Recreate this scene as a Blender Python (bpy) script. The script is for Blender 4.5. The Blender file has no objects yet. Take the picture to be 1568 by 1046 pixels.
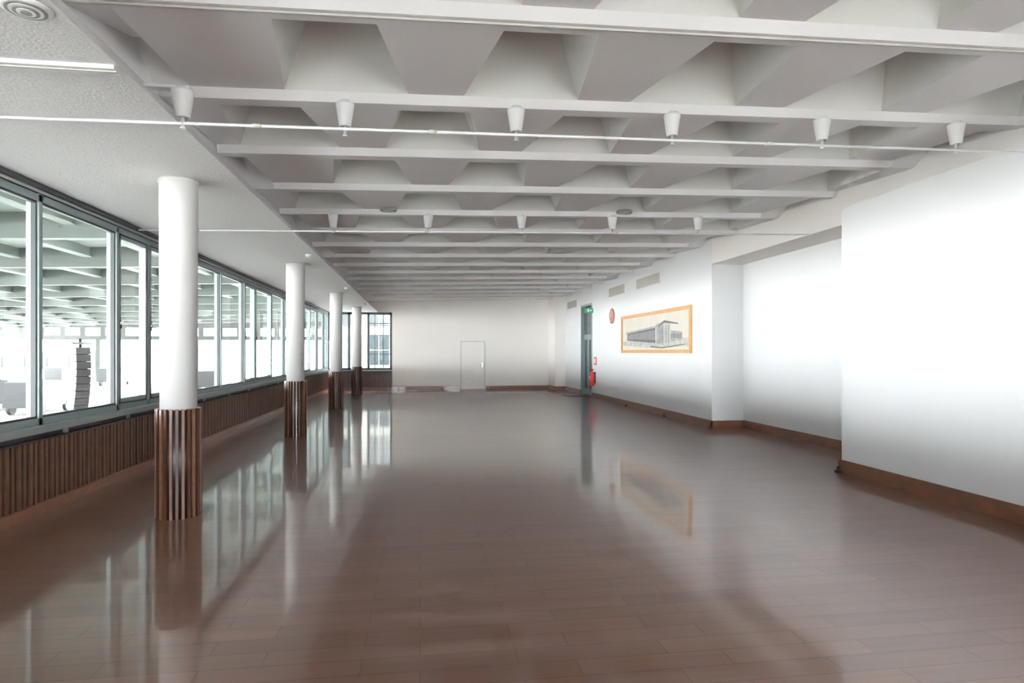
import bpy, math, random
from mathutils import Vector
random.seed(3)
sc = bpy.context.scene
try:
    sc.view_settings.view_transform = 'Standard'
    sc.view_settings.look = 'None'
    sc.view_settings.exposure = 0.0
except Exception: pass

# ------------------------------------------------------------ materials
def nmat(name):
    m = bpy.data.materials.new(name); m.use_nodes = True
    nt = m.node_tree; b = nt.nodes['Principled BSDF']
    return m, nt, b
def mat(name, col, rough=0.5, metal=0.0, noise=0.0, nscale=8.0, bump=0.0, bscale=60.0, coat=0.0, spec=0.5):
    m, nt, b = nmat(name)
    b.inputs['Base Color'].default_value = (*col, 1)
    b.inputs['Roughness'].default_value = rough
    b.inputs['Metallic'].default_value = metal
    b.inputs['Specular IOR Level'].default_value = spec
    if coat: b.inputs['Coat Weight'].default_value = coat
    tc = nt.nodes.new('ShaderNodeTexCoord')
    if noise:
        n = nt.nodes.new('ShaderNodeTexNoise'); n.inputs['Scale'].default_value = nscale; n.inputs['Detail'].default_value = 4
        r = nt.nodes.new('ShaderNodeValToRGB')
        r.color_ramp.elements[0].position = .3; r.color_ramp.elements[1].position = .7
        r.color_ramp.elements[0].color = (*[c*(1-noise) for c in col], 1)
        r.color_ramp.elements[1].color = (*[min(1, c*(1+noise)) for c in col], 1)
        nt.links.new(tc.outputs['Object'], n.inputs['Vector']); nt.links.new(n.outputs['Fac'], r.inputs['Fac'])
        nt.links.new(r.outputs['Color'], b.inputs['Base Color'])
    if bump:
        n2 = nt.nodes.new('ShaderNodeTexNoise'); n2.inputs['Scale'].default_value = bscale; n2.inputs['Detail'].default_value = 3
        bp = nt.nodes.new('ShaderNodeBump'); bp.inputs['Strength'].default_value = bump; bp.inputs['Distance'].default_value = .01
        nt.links.new(tc.outputs['Object'], n2.inputs['Vector']); nt.links.new(n2.outputs['Fac'], bp.inputs['Height'])
        nt.links.new(bp.outputs['Normal'], b.inputs['Normal'])
    return m

M_wall = mat('plaster_white', (.80,.805,.81), .75, noise=.01, nscale=.8, bump=.05, bscale=90)
M_cream = mat('plaster_cream', (.90,.865,.82), .75, noise=.01, nscale=.8, bump=.05, bscale=90)
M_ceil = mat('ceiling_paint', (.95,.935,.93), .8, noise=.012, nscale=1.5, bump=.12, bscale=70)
M_coffer = mat('coffer_inner_shade', (.78,.78,.74), .8, noise=.04, nscale=1.2, bump=.12, bscale=70)  # ceiling tone darkened: the shade inside the recesses is put into the colour
M_stucco = mat('ceiling_stucco', (.82,.81,.795), .85, noise=.03, nscale=25, bump=.6, bscale=55)
M_col = mat('column_paint', (.66,.65,.63), .45, noise=.01, nscale=2)
M_wood = mat('cladding_wood', (.065,.023,.012), .3, noise=.3, nscale=12, coat=.2)
M_woodl = mat('cladding_wood_light', (.16,.082,.05), .35, noise=.2, nscale=12, coat=.1)
M_wooddk = mat('wood_dark', (.012,.007,.006), .4, noise=.3, nscale=12)
M_base = mat('baseboard_wood', (.17,.065,.033), .35, noise=.2, nscale=6, coat=.3)
M_slat = mat('radiator_slat_wood', (.085,.034,.018), .4, noise=.3, nscale=9)
M_black = mat('black_metal', (.012,.012,.012), .45, noise=.1)
M_frame = mat('window_frame_metal', (.24,.29,.29), .4, metal=.3, noise=.05)
M_framedk = mat('window_gasket', (.02,.028,.03), .4, noise=.05)
M_sill = mat('sill_metal', (.26,.29,.28), .35, metal=.3, noise=.05)
M_white = mat('white_enamel', (.92,.92,.91), .35, noise=.01)
M_doorw = mat('door_white', (.90,.86,.82), .55, noise=.01)
M_doorline = mat('door_frame_grey', (.68,.67,.66), .5, noise=.01)
M_chrome = mat('chrome', (.6,.6,.6), .2, metal=1, noise=.02)
M_doorg = mat('door_grey_green', (.20,.25,.25), .4, noise=.05)
M_glassdk = mat('door_glass_dark', (.05,.075,.075), .08, noise=.05)
M_frameor = mat('picture_frame_wood', (.54,.28,.10), .4, noise=.15, nscale=14)
M_paper = mat('drawing_paper', (.60,.56,.49), .6, noise=.05, nscale=3)
M_ink = mat('drawing_ink', (.09,.095,.10), .7, noise=.35, nscale=9)
M_inkm = mat('drawing_wash', (.30,.31,.30), .7, noise=.25, nscale=6)
M_inkl = mat('drawing_wash_light', (.44,.43,.39), .7, noise=.2, nscale=6)
M_red = mat('extinguisher_red', (.60,.03,.03), .3, noise=.03)
M_emb = mat('emblem_brown_red', (.28,.055,.03), .45, noise=.15)
M_embl = mat('emblem_light', (.58,.46,.36), .45, noise=.1)
M_green = mat('exit_green', (.02,.30,.13), .4, noise=.03)
M_vent = mat('vent_grey', (.48,.46,.42), .5, noise=.03)
M_ventdk = mat('vent_dark', (.20,.19,.17), .6, noise=.03)
M_conc = mat('apron_concrete', (.72,.71,.69), .85, noise=.12, nscale=.15)
M_canopy = mat('canopy_steel', (.15,.18,.16), .7, noise=.12, nscale=.6)
M_canopyd = mat('canopy_beam_steel', (.045,.058,.052), .6, noise=.12, nscale=.6)
M_raild = mat('canopy_fascia_dark', (.012,.016,.015), .6, noise=.12, nscale=.6)
M_bldg = mat('stone_facade', (.15,.15,.135), .8, noise=.08, nscale=.4)
M_bldgd = mat('facade_glass', (.015,.022,.024), .2, noise=.2, nscale=.4)
M_blue = mat('hangar_blue', (.012,.030,.038), .6, noise=.1, nscale=.4)
M_blued = mat('hangar_dark', (.008,.014,.017), .6, noise=.1, nscale=.4)
M_van = mat('vehicle_grey', (.02,.022,.025), .4, noise=.1, nscale=2)

def glassmat():
    m = bpy.data.materials.new('window_glass'); m.use_nodes = True
    nt = m.node_tree; nt.nodes.clear()
    o = nt.nodes.new('ShaderNodeOutputMaterial'); mx = nt.nodes.new('ShaderNodeMixShader')
    t = nt.nodes.new('ShaderNodeBsdfTransparent'); g = nt.nodes.new('ShaderNodeBsdfGlossy')
    fr = nt.nodes.new('ShaderNodeFresnel'); fr.inputs['IOR'].default_value = 1.45
    no = nt.nodes.new('ShaderNodeTexNoise'); no.inputs['Scale'].default_value = .6
    r = nt.nodes.new('ShaderNodeValToRGB')
    r.color_ramp.elements[0].color = (.87,.92,.915,1); r.color_ramp.elements[1].color = (.92,.955,.95,1)
    nt.links.new(no.outputs['Fac'], r.inputs['Fac']); nt.links.new(r.outputs['Color'], t.inputs['Color'])
    g.inputs['Roughness'].default_value = .01
    nt.links.new(fr.outputs['Fac'], mx.inputs['Fac']); nt.links.new(t.outputs[0], mx.inputs[1]); nt.links.new(g.outputs[0], mx.inputs[2])
    nt.links.new(mx.outputs[0], o.inputs['Surface'])
    return m
M_glass = glassmat()

def floormat():
    m, nt, b = nmat('floor_planks')
    tc = nt.nodes.new('ShaderNodeTexCoord')
    br = nt.nodes.new('ShaderNodeTexBrick')
    br.offset = .37; br.inputs['Scale'].default_value = 1.0
    br.inputs['Brick Width'].default_value = .80; br.inputs['Row Height'].default_value = .16
    br.inputs['Mortar Size'].default_value = .0035; br.inputs['Mortar Smooth'].default_value = .2; br.inputs['Bias'].default_value = 0
    br.inputs['Color1'].default_value = (.118,.052,.033,1); br.inputs['Color2'].default_value = (.148,.068,.044,1)
    br.inputs['Mortar'].default_value = (.060,.028,.019,1)
    nt.links.new(tc.outputs['Object'], br.inputs['Vector'])
    mp = nt.nodes.new('ShaderNodeMapping'); mp.inputs['Scale'].default_value = (1.0, 14, 1)
    nt.links.new(tc.outputs['Object'], mp.inputs['Vector'])
    n = nt.nodes.new('ShaderNodeTexNoise'); n.inputs['Scale'].default_value = 1.4; n.inputs['Detail'].default_value = 3
    nt.links.new(mp.outputs['Vector'], n.inputs['Vector'])
    r = nt.nodes.new('ShaderNodeValToRGB'); r.color_ramp.elements[0].position = .3; r.color_ramp.elements[1].position = .7
    r.color_ramp.elements[0].color = (.90,.90,.90,1); r.color_ramp.elements[1].color = (1.08,1.08,1.08,1)
    nt.links.new(n.outputs['Fac'], r.inputs['Fac'])
    mx = nt.nodes.new('ShaderNodeMixRGB'); mx.blend_type = 'MULTIPLY'; mx.inputs['Fac'].default_value = 1
    nt.links.new(br.outputs['Color'], mx.inputs[1]); nt.links.new(r.outputs['Color'], mx.inputs[2])
    nt.links.new(mx.outputs[0], b.inputs['Base Color'])
    b.inputs['Roughness'].default_value = .29
    b.inputs['Specular IOR Level'].default_value = .28
    b.inputs['Coat Weight'].default_value = .8
    b.inputs['Coat Roughness'].default_value = .06
    b.inputs['Coat IOR'].default_value = 1.5
    return m
M_floor = floormat()

# ------------------------------------------------------------ mesh builder
class MB:
    def __init__(s, name):
        s.name = name; s.v = []; s.f = []; s.mi = []; s.sm = []; s.mats = []
    def m(s, mt):
        if mt not in s.mats: s.mats.append(mt)
        return s.mats.index(mt)
    def poly(s, pts, mt, smooth=False):
        b = len(s.v); s.v += [tuple(p) for p in pts]; s.f.append(tuple(range(b, b+len(pts)))); s.mi.append(s.m(mt)); s.sm.append(smooth)
    def box(s, x0, x1, y0, y1, z0, z1, mt):
        b = len(s.v)
        s.v += [(x0,y0,z0),(x1,y0,z0),(x1,y1,z0),(x0,y1,z0),(x0,y0,z1),(x1,y0,z1),(x1,y1,z1),(x0,y1,z1)]
        for q in [(0,3,2,1),(4,5,6,7),(0,1,5,4),(1,2,6,5),(2,3,7,6),(3,0,4,7)]:
            s.f.append(tuple(b+i for i in q)); s.mi.append(s.m(mt)); s.sm.append(False)
    def obox(s, c, ax, ay, az, mt):
        c = Vector(c); ax = Vector(ax); ay = Vector(ay); az = Vector(az); b = len(s.v)
        for sz in (-1,1):
            for sx, sy in ((-1,-1),(1,-1),(1,1),(-1,1)):
                s.v.append(tuple(c+ax*sx+ay*sy+az*sz))
        for q in [(0,3,2,1),(4,5,6,7),(0,1,5,4),(1,2,6,5),(2,3,7,6),(3,0,4,7)]:
            s.f.append(tuple(b+i for i in q)); s.mi.append(s.m(mt)); s.sm.append(False)
    def lathe(s, p0, axis, prof, mt, n=32, caps=True):
        a = Vector(axis).normalized(); u = a.orthogonal().normalized(); w = a.cross(u); p0 = Vector(p0)
        b = len(s.v); k = s.m(mt)
        for d, r in prof:
            for i in range(n):
                t = 2*math.pi*i/n
                s.v.append(tuple(p0+a*d+(u*math.cos(t)+w*math.sin(t))*r))
        for j in range(len(prof)-1):
            for i in range(n):
                i2 = (i+1) % n
                s.f.append((b+j*n+i, b+j*n+i2, b+(j+1)*n+i2, b+(j+1)*n+i)); s.mi.append(k); s.sm.append(True)
        if caps:
            s.f.append(tuple(b+i for i in reversed(range(n)))); s.mi.append(k); s.sm.append(False)
            s.f.append(tuple(b+(len(prof)-1)*n+i for i in range(n))); s.mi.append(k); s.sm.append(False)
    def cyl(s, p0, p1, r, mt, n=16):
        d = Vector(p1)-Vector(p0); s.lathe(p0, d, [(0,r),(d.length,r)], mt, n)
    def done(s):
        me = bpy.data.meshes.new(s.name); me.from_pydata(s.v, [], s.f)
        for mt in s.mats: me.materials.append(mt)
        for p, i, sm in zip(me.polygons, s.mi, s.sm): p.material_index = i; p.use_smooth = sm
        me.update()
        o = bpy.data.objects.new(s.name, me); sc.collection.objects.link(o); return o

YS, YN = -3.3, 27.3
XL = -3.85
P = 1.485
ZT = 4.7

# ------------------------------------------------------------ floor
b = MB('floor'); b.box(-4.0, 7.1, YS-.1, YN+.1, -.2, 0, M_floor); b.done()

# ------------------------------------------------------------ coffered ceiling
def zb(x): return 3.70+.022*(x+2.12)
XA, XB = -2.12, 6.06
XE = 5.72
TN, TF = .10, 1.39
BS = [0,.05,TN,TF,1.435,P]
PR = [(0,0),(.05,0),(TF,.075),(1.435,0),(P,0)]
PE = [(0,0),(.05,0),(.95,.25),(1.435,0),(P,0)]
def ev(PRF, t):
    for (a,c),(d,e) in zip(PRF, PRF[1:]):
        if a <= t <= d: return c+(e-c)*(t-a)/(d-a)
    return 0
def hh(t): return ev(PR, t)
c = MB('ceiling')
def pt(x, y0, t, dz=0): return (x, y0+t, zb(x)+dz)
def quad(xa0, xa1, xb0, xb1, y0, t0, t1, mt=M_ceil):
    c.poly([pt(xa0,y0,t0,hh(t0)), pt(xb0,y0,t1,hh(t1)), pt(xb1,y0,t1,hh(t1)), pt(xa1,y0,t0,hh(t0))], mt)
def plain(x0, x1, y0):
    for t0, t1 in zip(BS, BS[1:]): quad(x0,x1,x0,x1,y0,t0,t1)
def endstrip(x0, x1, y0, xj):
    TT = [0,.05,.95,TF,1.435,P]
    for t0, t1 in zip(TT, TT[1:]):
        c.poly([pt(x0,y0,t0,ev(PE,t0)), pt(x0,y0,t1,ev(PE,t1)), pt(x1,y0,t1,ev(PE,t1)), pt(x1,y0,t0,ev(PE,t0))], M_ceil)
    c.poly([pt(xj,y0,.05,0), pt(xj,y0,.95,ev(PE,.95)), pt(xj,y0,1.435,0), pt(xj,y0,TF,.075)], M_ceil)
def w_(t): return .33+.18*(t-TN)/(TF-TN)
def cell(cx, x0, x1, y0):
    for t0, t1 in zip(BS, BS[1:]):
        if t0 >= TN and t1 <= TF:
            quad(x0, cx-w_(t0), x0, cx-w_(t1), y0, t0, t1)
            quad(cx+w_(t0), x1, cx+w_(t1), x1, y0, t0, t1)
        else: quad(x0,x1,x0,x1,y0,t0,t1)
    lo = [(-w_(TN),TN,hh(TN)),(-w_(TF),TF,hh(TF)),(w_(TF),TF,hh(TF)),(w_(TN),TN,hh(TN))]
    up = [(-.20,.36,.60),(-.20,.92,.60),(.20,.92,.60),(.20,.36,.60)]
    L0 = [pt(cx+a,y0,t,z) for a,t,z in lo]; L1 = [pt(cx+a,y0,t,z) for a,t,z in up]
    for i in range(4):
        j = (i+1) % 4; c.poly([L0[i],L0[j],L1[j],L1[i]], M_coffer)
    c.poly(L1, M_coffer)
k = -6
while True:
    y0 = 5.6-P+k*P
    if y0 > YN: break
    if k % 2 == 0:
        endstrip(XA, XA+.25, y0, XA+.25); plain(XA+.25, -1.36, y0)
        for i in range(5):
            cx = -.61+1.5*i; cell(cx, cx-.75, min(cx+.75, XB), y0)
    else:
        for i in range(5):
            cx = -1.36+1.5*i; cell(cx, max(cx-.75, XA), cx+.75, y0)
        plain(5.39, XE, y0); endstrip(XE, XB, y0, XE)
    k += 1
c.box(-4.2, 7.1, YS-.1, YN+.1, ZT, ZT+.2, M_ceil)
y0, y1 = YS, YN
S = [(-4.1,3.28),(-1.75,3.28),(-2.12,3.70),(-2.12,ZT),(-4.1,ZT)]
for i in range(5):
    a = S[i]; d = S[(i+1)%5]
    c.poly([(a[0],y0,a[1]),(d[0],y0,d[1]),(d[0],y1,d[1]),(a[0],y1,a[1])], M_stucco if i in (0,) else M_ceil)
c.done()

b = MB('trim_ceiling_joint')
b.box(-3.8, -1.77, 3.99, 4.09, 3.255, 3.285, M_stucco)
b.box(-3.8, -1.77, 4.02, 4.04, 3.248, 3.256, M_vent)
b.done()
b = MB('ceiling_cable')
b.obox((1.97,4.10,zb(1.97)-.012),(4.05,0,4.05*.022),(0,.007,0),(0,0,.007),M_vent)
b.done()

# ------------------------------------------------------------ walls
b = MB('wall_right')
b.box(6.05,7.0,12.48,21.75,0,ZT,M_wall)
b.box(6.05,7.0,21.75,23.3,3.35,ZT,M_wall); b.box(6.3,7.0,21.75,23.3,0,3.35,M_wall)
b.box(6.05,7.0,23.3,25.9,0,ZT,M_wall)
b.box(5.6,7.0,25.9,YN+.1,0,ZT,M_cream)
b.box(6.75,7.0,7.69,12.48,0,3.44,M_wall); b.box(6.05,7.0,7.69,12.48,3.44,ZT,M_cream)
b.box(5.56,7.0,YS-.1,7.69,0,3.52,M_wall); b.box(6.05,7.0,YS-.1,7.69,3.52,ZT,M_cream)
b.done()
b = MB('wall_back')
b.box(-1.17,5.62,YN,YN+.2,0,ZT,M_cream)
b.box(-4.1,-1.17,YN,YN+.2,3.28,ZT,M_cream)
b.box(-4.1,-1.17,YN+.02,YN+.2,0,.80,M_wooddk)
b.done()
b = MB('wall_left')
b.box(-4.0,-3.785,YS,YN,0,.82,M_wooddk)
b.box(-4.1,-3.80,YS,YN,3.28,ZT,M_wall)
b.done()
b = MB('wall_front')
b.box(-4.1,7.0,YS-.2,YS,0,.4,M_wall); b.box(-4.1,7.0,YS-.2,YS,3.2,ZT,M_wall)
b.box(-4.1,-3.85,YS-.2,YS,.4,3.2,M_wall); b.box(-1.25,2.2,YS-.2,YS,.4,3.2,M_wall)
b.box(4.55,7.0,YS-.2,YS,.4,3.2,M_wall)
b.done()
wn = 1
for x0,x1 in ((-3.85,-1.25),(2.2,4.55)):  # unseen glazed openings, added behind the camera to let sky light in
    b = MB('window_%d'%wn); wn += 1
    b.box(x0,x1,YS-.13,YS-.07,.4,.47,M_frame); b.box(x0,x1,YS-.13,YS-.07,3.13,3.2,M_frame)
    for x in (x0,(x0+x1)/2-.03,x1-.06): b.box(x,x+.06,YS-.13,YS-.07,.47,3.13,M_frame)
    b.poly([(x0,YS-.1,.45),(x1,YS-.1,.45),(x1,YS-.1,3.15),(x0,YS-.1,3.15)], M_glass)
    b.done()

def bbx(b, xw, y0, y1, sgn=-1):
    a, d = sorted((xw, xw+sgn*.03)); b.box(a,d,y0,y1,0,.13,M_base)
    a, d = sorted((xw, xw+sgn*.018)); b.box(a,d,y0,y1,.13,.165,M_base)
b = MB('baseboard_right')
bbx(b,5.56,YS,7.72); b.box(5.53,6.75,7.69,7.72,0,.16,M_base)
bbx(b,6.75,7.72,12.45); b.box(6.02,6.75,12.45,12.48,0,.16,M_base)
bbx(b,6.05,12.45,21.70); bbx(b,6.05,23.35,25.87); b.box(5.57,6.05,25.87,25.90,0,.16,M_base); bbx(b,5.60,25.87,YN)
b.done()
b = MB('baseboard_back')
b.box(-1.17,1.70,YN-.03,YN,0,.13,M_base); b.box(2.83,5.6,YN-.03,YN,0,.13,M_base)
b.done()
b = MB('baseboard_left')
b.box(-3.785,-3.70,YS,YN,0,.10,M_base); b.box(-3.70,-1.17,YN-.06,YN+.02,0,.10,M_base)
b.done()

b = MB('radiator_cover')
y = YS+.02
i = 0
while y < YN-.1:
    b.box(-3.785,-3.735+.008*(i%2),y,y+.048,.10,.715,M_slat); y += .09; i += 1
b.box(-3.785,-3.725,YS,YN-.05,.715,.735,M_black)
y = YS+.4
while y < YN-.2:
    b.box(-3.785,-3.75,y,y+.04,.735,.82,M_sill); y += 1.47
b.done()
b = MB('radiator_cover')
x = -3.7
while x < -1.22:
    b.box(x,x+.052,YN-.03,YN+.02,.10,.715,M_slat); x += .085
b.box(-3.72,-1.18,YN-.04,YN+.02,.715,.735,M_black)
b.done()
b = MB('window_sill')
b.box(-3.98,-3.70,YS,YN,.82,.86,M_sill); b.box(-3.712,-3.70,YS,YN,.795,.82,M_sill)
b.box(-3.8,-1.18,YN-.09,YN+.18,.80,.84,M_sill)
b.done()

def pane(b, y0, y1, sash):
    b.poly([(XL,y0,.9),(XL,y1,.9),(XL,y1,3.15),(XL,y0,3.15)], M_glass)
    t = .022
    for a,d in ((y0,y0+t),(y1-t,y1)): b.box(XL-.015,XL+.03,a,d,.93,3.12,M_framedk)
    b.box(XL-.015,XL+.03,y0,y1,.93,.95,M_framedk); b.box(XL-.015,XL+.03,y0,y1,3.10,3.12,M_framedk)
    if sash:
        for a,d in ((y0+t,y0+t+.045),(y1-t-.045,y1-t)): b.box(XL-.01,XL+.045,a,d,.95,3.10,M_frame)
        b.box(XL-.01,XL+.045,y0+t,y1-t,.95,1.0,M_frame); b.box(XL-.01,XL+.045,y0+t,y1-t,3.05,3.10,M_frame)
        b.cyl((XL+.05,y0+.05,1.9),(XL+.05,y0+.05,2.05),.012,M_chrome,8)
for kk in range(-2,5):
    base = 3.72+5.88*kk
    cuts = [base, base+1.65, base+3.30, base+4.95, base+5.88]
    segs = [(max(a,YS),min(d,YN),i) for i,(a,d) in enumerate(zip(cuts,cuts[1:])) if d > YS+.05 and a < YN-.05]
    if not segs: continue
    b = MB('window_%d'%wn); wn += 1
    for a,d,i in segs:
        b.box(XL-.07,XL+.05,a-.03,a+.03,.86,3.2,M_frame)
        pane(b,a+.03,d-.03,i in (0,3))
    ya, yb = segs[0][0], segs[-1][1]
    b.box(XL-.07,XL+.05,ya,yb,.86,.93,M_frame)
    b.box(XL-.07,XL+.05,ya,yb,3.12,3.19,M_frame)
    b.box(XL-.07,XL+.02,ya,yb,3.19,3.28,M_framedk)
    b.box(XL+.08,XL+.11,ya,yb,3.23,3.28,M_framedk)
    b.box(XL+.03,XL+.05,ya,yb,3.21,3.24,M_white)
    b.done()
b = MB('window_%d'%wn); wn += 1
yy = YN+.08
b.poly([(-3.85,yy,.84),(-1.17,yy,.84),(-1.17,yy,3.25),(-3.85,yy,3.25)], M_glass)
for x in (-3.85,-3.0,-2.2,-1.26): b.box(x,x+.09,yy-.06,yy+.05,.84,3.28,M_framedk)
b.box(-3.85,-1.17,yy-.06,yy+.05,.84,.92,M_framedk); b.box(-3.85,-1.17,yy-.06,yy+.05,3.18,3.28,M_framedk)
for z in (1.5,2.3,2.8): b.box(-2.2,-1.2,yy-.02,yy+.02,z,z+.025,M_framedk)
for x in (-1.9,-1.55): b.box(x,x+.025,yy-.02,yy+.02,.9,3.2,M_framedk)
b.done()

# ------------------------------------------------------------ columns
for i in range(4):
    cx, cy = -2.34, 6.6+5.88*i
    b = MB('column')
    b.lathe((cx,cy,0),(0,0,1),[(1.03,.165),(3.18,.172),(3.24,.172),(3.245,.182),(3.28,.182)],M_col,48)
    b.lathe((cx,cy,0),(0,0,1),[(0,.185),(1.04,.185)],M_wooddk,48)
    n = 24
    for j in range(n):
        t = 2*math.pi*j/n; d = Vector((math.cos(t),math.sin(t),0)); s_ = Vector((-math.sin(t),math.cos(t),0))
        mt = M_woodl if j % 2 == 0 else M_wood
        b.obox(Vector((cx,cy,.525))+d*.190, d*.016, s_*.0125, (0,0,.525), mt)
    b.done()

# ------------------------------------------------------------ lamps + conduit rods
def rodz(x, zl, zr): return zl+(zr-zl)*(x+3.8)/9.85
def rod(y, zl, zr, xe):
    b = MB('ceiling_conduit')
    b.cyl((-3.8,y,zl),(xe,y,rodz(xe,zl,zr)),.011,M_white,12)
    for x in (-3.0,-1.2,.1,2.9):
        z = rodz(x,zl,zr); b.cyl((x-.03,y,z),(x+.03,y,z),.016,M_vent,10)
    b.done()
def lamp(x, y, top):
    b = MB('ceiling_lamp')
    b.lathe((x,y,top),(0,0,-1),[(-.02,.05),(.0,.05),(.005,.078),(.02,.078),(.20,.050),(.205,.040),(.19,.036)],M_white,28)
    b.lathe((x,y,top),(0,0,-1),[(.18,.012),(.27,.012),(.272,.02),(.285,.02)],M_white,16)
    b.done()
rod(4.93,3.245,3.395,5.56)
for x in (-.635,.85,2.31,3.82,5.27): lamp(x,5.57,zb(x))
lamp(-1.72,4.93,3.52)
b = MB('lamp_bracket'); b.box(-1.98,-1.66,4.89,4.97,3.52,3.54,M_white); b.done()
rod(9.12,3.24,3.44,6.05)
for x in (-1.32,.13,1.62,3.13,4.62): lamp(x,10.03,zb(x))

b = MB('ceiling_speaker')
b.lathe((-1.9,3.39,3.285),(0,0,-1),[(0,.11),(.012,.11),(.02,.095)],M_white,32)
for i,r in enumerate((.088,.072,.056,.040,.024)): b.lathe((-1.9,3.39,3.266-.003*i),(0,0,-1),[(.0,r),(.004,r)],M_ventdk if i%2==0 else M_white,28)
b.done()
for x in (-.48,3.3):
    b = MB('ceiling_speaker')
    b.lathe((x,9.93,zb(x)+.08),(0,0,-1),[(0,.13),(.03,.13),(.045,.11)],M_ventdk,28)
    b.lathe((x,9.93,zb(x)+.036),(0,0,-1),[(0,.09),(.006,.09)],M_vent,28)
    b.done()
for y in (11.3,16.9,22.4):
    b = MB('smoke_detector'); b.lathe((-1.9,y,3.285),(0,0,-1),[(0,.06),(.03,.06),(.06,.035)],M_white,24); b.done()

# ------------------------------------------------------------ doors
b = MB('door_1')
x0,x1,h = 1.73,2.80,2.08
b.box(x0,x0+.05,YN-.035,YN,0,h,M_doorline); b.box(x1-.05,x1,YN-.035,YN,0,h,M_doorline); b.box(x0+.05,x1-.05,YN-.035,YN,h-.05,h,M_doorline)
b.box(x0+.055,x1-.055,YN-.02,YN,.01,h-.055,M_doorw)
b.cyl((x1-.12,YN-.02,1.04),(x1-.12,YN-.07,1.04),.012,M_chrome); b.cyl((x1-.12,YN-.07,1.04),(x1-.25,YN-.07,1.04),.010,M_chrome)
b.box(x1-.145,x1-.095,YN-.03,YN-.018,.95,1.12,M_chrome)
b.done()
b = MB('door_2')
X = 6.05
b.box(X-.02,6.3,21.75,21.83,0,3.35,M_doorg); b.box(X-.02,6.3,23.22,23.3,0,3.35,M_doorg); b.box(X-.02,6.3,21.83,23.22,3.27,3.35,M_doorg)
b.box(6.12,6.2,21.83,23.22,2.15,2.25,M_doorg)
b.box(6.15,6.17,21.83,23.22,2.25,3.27,M_glassdk)
for a,d in ((21.83,22.52),(22.54,23.22)):
    b.box(6.12,6.18,a,a+.09,.02,2.15,M_doorg); b.box(6.12,6.18,d-.09,d,.02,2.15,M_doorg)
    b.box(6.12,6.18,a+.09,d-.09,.02,.25,M_doorg); b.box(6.12,6.18,a+.09,d-.09,2.05,2.15,M_doorg)
    b.box(6.145,6.155,a+.09,d-.09,.25,2.05,M_glassdk)
b.cyl((6.08,22.48,1.0),(6.08,22.48,1.2),.012,M_chrome)
b.done()
b = MB('exit_sign')
b.box(5.74,6.05,21.62,21.66,2.98,3.14,M_green); b.box(5.84,5.90,21.612,21.62,3.01,3.11,M_white); b.box(5.93,6.0,21.612,21.62,3.04,3.08,M_white)
b.done()
b = MB('fire_extinguisher')
ex,ey = 5.93,21.35
b.lathe((ex,ey,.42),(0,0,1),[(0,.075),(.02,.085),(.42,.085),(.48,.06),(.52,.025),(.56,.025)],M_red,24)
b.box(ex-.05,ex+.05,ey-.02,ey+.02,.97,1.0,M_black); b.cyl((ex-.03,ey,.98),(ex-.10,ey,.60),.012,M_black,8)
b.box(6.0,6.05,ey-.04,ey+.04,.5,.9,M_black)
b.box(ex-.09,ex-.083,ey-.04,ey+.04,.6,.75,M_white)
b.done()
b = MB('fire_notice'); b.box(6.035,6.05,21.2,21.5,1.15,1.42,M_red); b.box(6.03,6.036,21.27,21.43,1.2,1.37,M_white); b.done()
b = MB('door_mat'); b.box(5.25,5.9,22.0,23.0,.0,.015,M_black); b.box(5.3,5.85,22.05,22.95,.015,.02,M_wooddk); b.done()

# ------------------------------------------------------------ picture
b = MB('framed_drawing')
YP, ZP, W, H = 18.38, 1.57, 4.94, 1.09
X = 6.05
f = .085
b.box(X-.05,X,YP-W,YP,ZP,ZP+f,M_frameor); b.box(X-.05,X,YP-W,YP,ZP+H-f,ZP+H,M_frameor)
b.box(X-.05,X,YP-f,YP,ZP+f,ZP+H-f,M_frameor); b.box(X-.05,X,YP-W,YP-W+f,ZP+f,ZP+H-f,M_frameor)
b.box(X-.02,X-.005,YP-W+f,YP-f,ZP+f,ZP+H-f,M_paper)
def art(pts, mt, off=.022):
    b.poly([(X-off, YP-s, ZP+t) for s,t in pts], mt)
art([(.1,.22),(2.9,.12),(4.8,.17),(4.8,.36),(2.9,.34),(.1,.34)],M_inkl,.0215)
art([(.5,.36),(2.75,.26),(2.75,.66),(.5,.56)],M_ink)
for i in range(24):
    s = .56+i*.092; q = (s-.5)/2.25
    art([(s,.40-.06*q),(s+.03,.40-.06*q),(s+.03,.52+.08*q),(s,.52+.08*q)],M_inkl,.023)
art([(.4,.56),(2.85,.67),(2.85,.71),(.4,.60)],M_inkm,.023)
art([(2.8,.26),(3.3,.20),(3.3,.80),(2.8,.74)],M_inkm)
art([(3.3,.20),(3.75,.28),(3.75,.72),(3.3,.80)],M_inkl,.0225)
art([(2.95,.70),(3.35,.82),(4.2,.72),(4.2,.69),(3.35,.76),(2.95,.66)],M_ink,.023)
for s in (3.05,3.2,3.45,3.6): art([(s,.26),(s+.035,.26),(s+.035,.70),(s,.70)],M_ink,.0235)
art([(3.75,.28),(4.45,.33),(4.45,.5),(3.75,.56)],M_inkm)
for i in range(6): art([(3.8+i*.1,.36),(3.85+i*.1,.36),(3.85+i*.1,.47),(3.8+i*.1,.47)],M_ink,.023)
art([(2.4,.16),(3.2,.12),(4.6,.2),(4.6,.22),(3.2,.15),(2.4,.19)],M_ink,.023)
for s in (.3,.9,1.7,2.3): art([(s,.2),(s+.02,.2),(s+.02,.28),(s,.28)],M_ink,.0235)
b.done()
b = MB('wall_emblem')
c0 = (6.05,19.4,2.74)
b.lathe(c0,(-1,0,0),[(0,.24),(.03,.24),(.04,.22)],M_emb,40)
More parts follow.
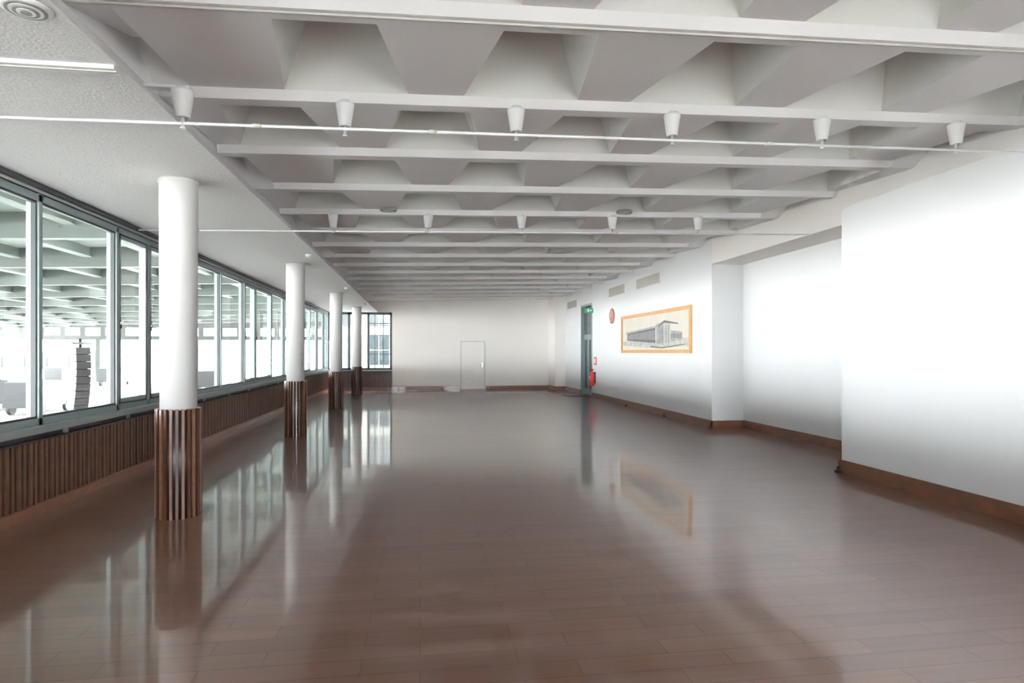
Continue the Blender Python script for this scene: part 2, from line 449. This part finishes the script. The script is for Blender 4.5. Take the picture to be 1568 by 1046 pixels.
b.lathe(c0,(-1,0,0),[(.035,.20),(.048,.20),(.048,.17)],M_embl,40,caps=False)
b.lathe(c0,(-1,0,0),[(.03,.17),(.046,.17)],M_emb,40)
for j in range(6):
    t = math.pi*j/6; d = Vector((0,math.cos(t),math.sin(t))); s_ = Vector((0,-math.sin(t),math.cos(t)))
    b.obox((6.0,19.4,2.74), (.006,0,0), d*.16, s_*.008, M_embl)
b.done()
for ya,yb,za in ((15.4,17.1,3.36),(18.2,19.7,3.36),(24.0,25.5,3.36)):
    b = MB('air_vent')
    b.box(6.03,6.05,ya,yb,za,za+.28,M_vent)
    for j in range(6): b.box(6.02,6.032,ya+.04,yb-.04,za+.03+j*.04,za+.045+j*.04,M_ventdk)
    b.done()
for (x,y) in ((5.49,7.66),(5.97,12.40),(5.97,14.9),(5.97,17.8),(.95,27.22),(3.05,27.22),(-.9,27.22)):
    b = MB('floor_socket')
    b.box(x-.03,x+.025,y-.035,y+.035,0,.035,M_black); b.cyl((x,y,.035),(x,y,.055),.02,M_black,12); b.box(x-.015,x+.02,y-.015,y+.015,.055,.08,M_wooddk)
    b.done()

# ------------------------------------------------------------ outside
G = -2.6
b = MB('ground_apron'); b.box(-200,40,-80,260,G-.2,G,M_conc); b.done()
b = MB('hangar_canopy')
CX = -4.6; YE = 96
def cz(x): return 7.2-.035*(CX-x)
def slab(xa, xb):
    b.poly([(xb,-40,cz(xb)),(xa,-40,cz(xa)),(xa,YE,cz(xa)),(xb,YE,cz(xb))],M_canopy)
    b.poly([(xb,-40,cz(xb)+.3),(xb,YE,cz(xb)+.3),(xa,YE,cz(xa)+.3),(xa,-40,cz(xa)+.3)],M_canopy)
xs = CX; x = -10; q = 0
while x > -58:
    slab(x, xs)
    xs = x-.9 if (x < -18 and q % 2 == 0) else x  # open strips between slabs, added so more daylight reaches the room
    x -= 3.2; q += 1
slab(-60, xs)
y = -30
while y < YE-2:
    x0,x1 = -60,CX
    for q in (0,.35): b.poly([(x0,y+q,cz(x0)),(x1,y+q,cz(x1)),(x1,y+q,cz(x1)-1.1),(x0,y+q,cz(x0)-.5)],M_canopyd)
    b.poly([(x0,y,cz(x0)-.5),(x1,y,cz(x1)-1.1),(x1,y+.35,cz(x1)-1.1),(x0,y+.35,cz(x0)-.5)],M_canopy)
    y += 8.0
x = -10
while x > -60:
    b.box(x,x+.22,-40,YE,cz(x)-.45,cz(x),M_canopyd); b.box(x-.08,x+.3,-40,YE,cz(x)-.5,cz(x)-.45,M_canopy); x -= 3.2
b.box(-60.3,-60,-40,YE,cz(-60)-1.0,cz(-60)+.4,M_raild)
b.box(-60,CX,YE,YE+.4,3.3,3.9,M_raild); b.box(-60,CX,YE,YE+.4,5.0,7.4,M_raild)
x = -60
while x < CX:
    b.box(x,x+.7,YE,YE+.4,3.9,5.0,M_raild); x += 2.6
for x in (-58,-45,-32,-19): b.box(x,x+.6,YE,YE+.6,G,3.3,M_raild)
b.done()
b = MB('corner_block')
b.box(-4.4,6,35,40,G,8,M_bldg)
for i in range(7):
    for z in (-1.2,.9,3.0,5.1):
        b.box(-4.2+i*1.45,-3.1+i*1.45,34.9,35.05,z,z+1.6,M_bldgd)
        b.box(-3.67+i*1.45,-3.63+i*1.45,34.86,34.92,z,z+1.6,M_bldg); b.box(-4.2+i*1.45,-3.1+i*1.45,34.86,34.92,z+.78,z+.82,M_bldg)
b.done()
b = MB('distant_hangar')
b.box(-150,-83,170,190,G,1.2,M_blue)
for i in range(13): b.box(-149+i*5,-145.6+i*5,169.8,170,-2.0,.2,M_blued)
b.box(-150.5,-82.5,169.5,190,1.2,1.7,M_blued)
b.done()
for vx,vy in ((-26,48),(-30,52),(-38,86),(-22,72),(-46,90)):
    b = MB('service_van')
    b.box(vx-1,vx+1,vy-2.4,vy+1.4,G+.5,G+2.2,M_van)
    b.poly([(vx-1,vy+1.4,G+.5),(vx-1,vy+2.5,G+.5),(vx-1,vy+2.5,G+1.2),(vx-1,vy+1.9,G+2.1),(vx-1,vy+1.4,G+2.2)],M_van)
    b.poly([(vx+1,vy+1.4,G+.5),(vx+1,vy+2.5,G+.5),(vx+1,vy+2.5,G+1.2),(vx+1,vy+1.9,G+2.1),(vx+1,vy+1.4,G+2.2)],M_van)
    b.poly([(vx-1,vy+2.5,G+.5),(vx+1,vy+2.5,G+.5),(vx+1,vy+2.5,G+1.2),(vx-1,vy+2.5,G+1.2)],M_van)
    b.poly([(vx-1,vy+2.5,G+1.2),(vx+1,vy+2.5,G+1.2),(vx+1,vy+1.9,G+2.1),(vx-1,vy+1.9,G+2.1)],M_bldgd)
    b.poly([(vx-1,vy+1.9,G+2.1),(vx+1,vy+1.9,G+2.1),(vx+1,vy+1.4,G+2.2),(vx-1,vy+1.4,G+2.2)],M_van)
    b.box(vx+1,vx+1.02,vy-1.8,vy+1.0,G+1.3,G+1.9,M_bldgd)
    for wy in (vy-1.6,vy+1.5):
        for wx in (vx-1.02,vx+.8): b.cyl((wx,wy,G+.38),(wx+.22,wy,G+.38),.38,M_black,20)
    b.done()
b = MB('loudspeaker_stack')
sx, sy = -9.65, 20.0
d = Vector((.75,-.66,0)); s_ = Vector((.66,.75,0))
p = Vector((sx-.12,sy,1.62))
for j in range(9):
    a = math.radians(j*3.2-6); up = Vector((0,0,1))*math.cos(a)+d*math.sin(a); fw = d*math.cos(a)-Vector((0,0,1))*math.sin(a)
    b.obox(p, s_*.19, fw*.17, up*.098, M_black)
    b.obox(p+fw*.172, s_*.16, fw*.004, up*.008, M_wooddk)
    p = p-up*.205
b.cyl((sx-.3,sy+.35,G),(sx-.3,sy+.35,2.0),.04,M_black,12)
b.obox((sx-.15,sy+.15,1.85),(.15,0,0),(0,.25,0),(0,0,.03),M_black)
for t in range(3):
    an = t*2.1; b.cyl((sx-.3,sy+.35,G+.9),(sx-.3+math.cos(an)*.9,sy+.35+math.sin(an)*.9,G),.025,M_black,8)
b.done()

# ------------------------------------------------------------ world / sun / camera
w = bpy.data.worlds.new('World'); sc.world = w; w.use_nodes = True
nt = w.node_tree; nt.nodes.clear()
o = nt.nodes.new('ShaderNodeOutputWorld'); bg = nt.nodes.new('ShaderNodeBackground'); sky = nt.nodes.new('ShaderNodeTexSky')
sky.sky_type = 'HOSEK_WILKIE'; sky.turbidity = 6; sky.ground_albedo = .6
sky.sun_direction = (-.45,.3,.8)
hs = nt.nodes.new('ShaderNodeMixRGB'); hs.inputs['Fac'].default_value = .8; hs.inputs[2].default_value = (.97,.97,1.0,1)
nt.links.new(sky.outputs[0], hs.inputs[1]); nt.links.new(hs.outputs[0], bg.inputs['Color'])
bg.inputs['Strength'].default_value = 44.0
nt.links.new(bg.outputs[0], o.inputs['Surface'])
L = bpy.data.lights.new('sun','SUN'); L.energy = 200; L.angle = math.radians(3); L.color = (1,.96,.92)
lo = bpy.data.objects.new('sun',L); sc.collection.objects.link(lo)
lo.rotation_euler = Vector((-.45,.3,.8)).to_track_quat('Z','Y').to_euler()

cam = bpy.data.cameras.new('camera'); co = bpy.data.objects.new('camera',cam); sc.collection.objects.link(co)
co.location = (0,0,1.6); co.rotation_euler = (math.radians(90),0,math.radians(-8.3))
cam.sensor_width = 36; cam.lens = 967/1568*36; cam.shift_y = 16/1568
cam.clip_end = 500
sc.camera = co
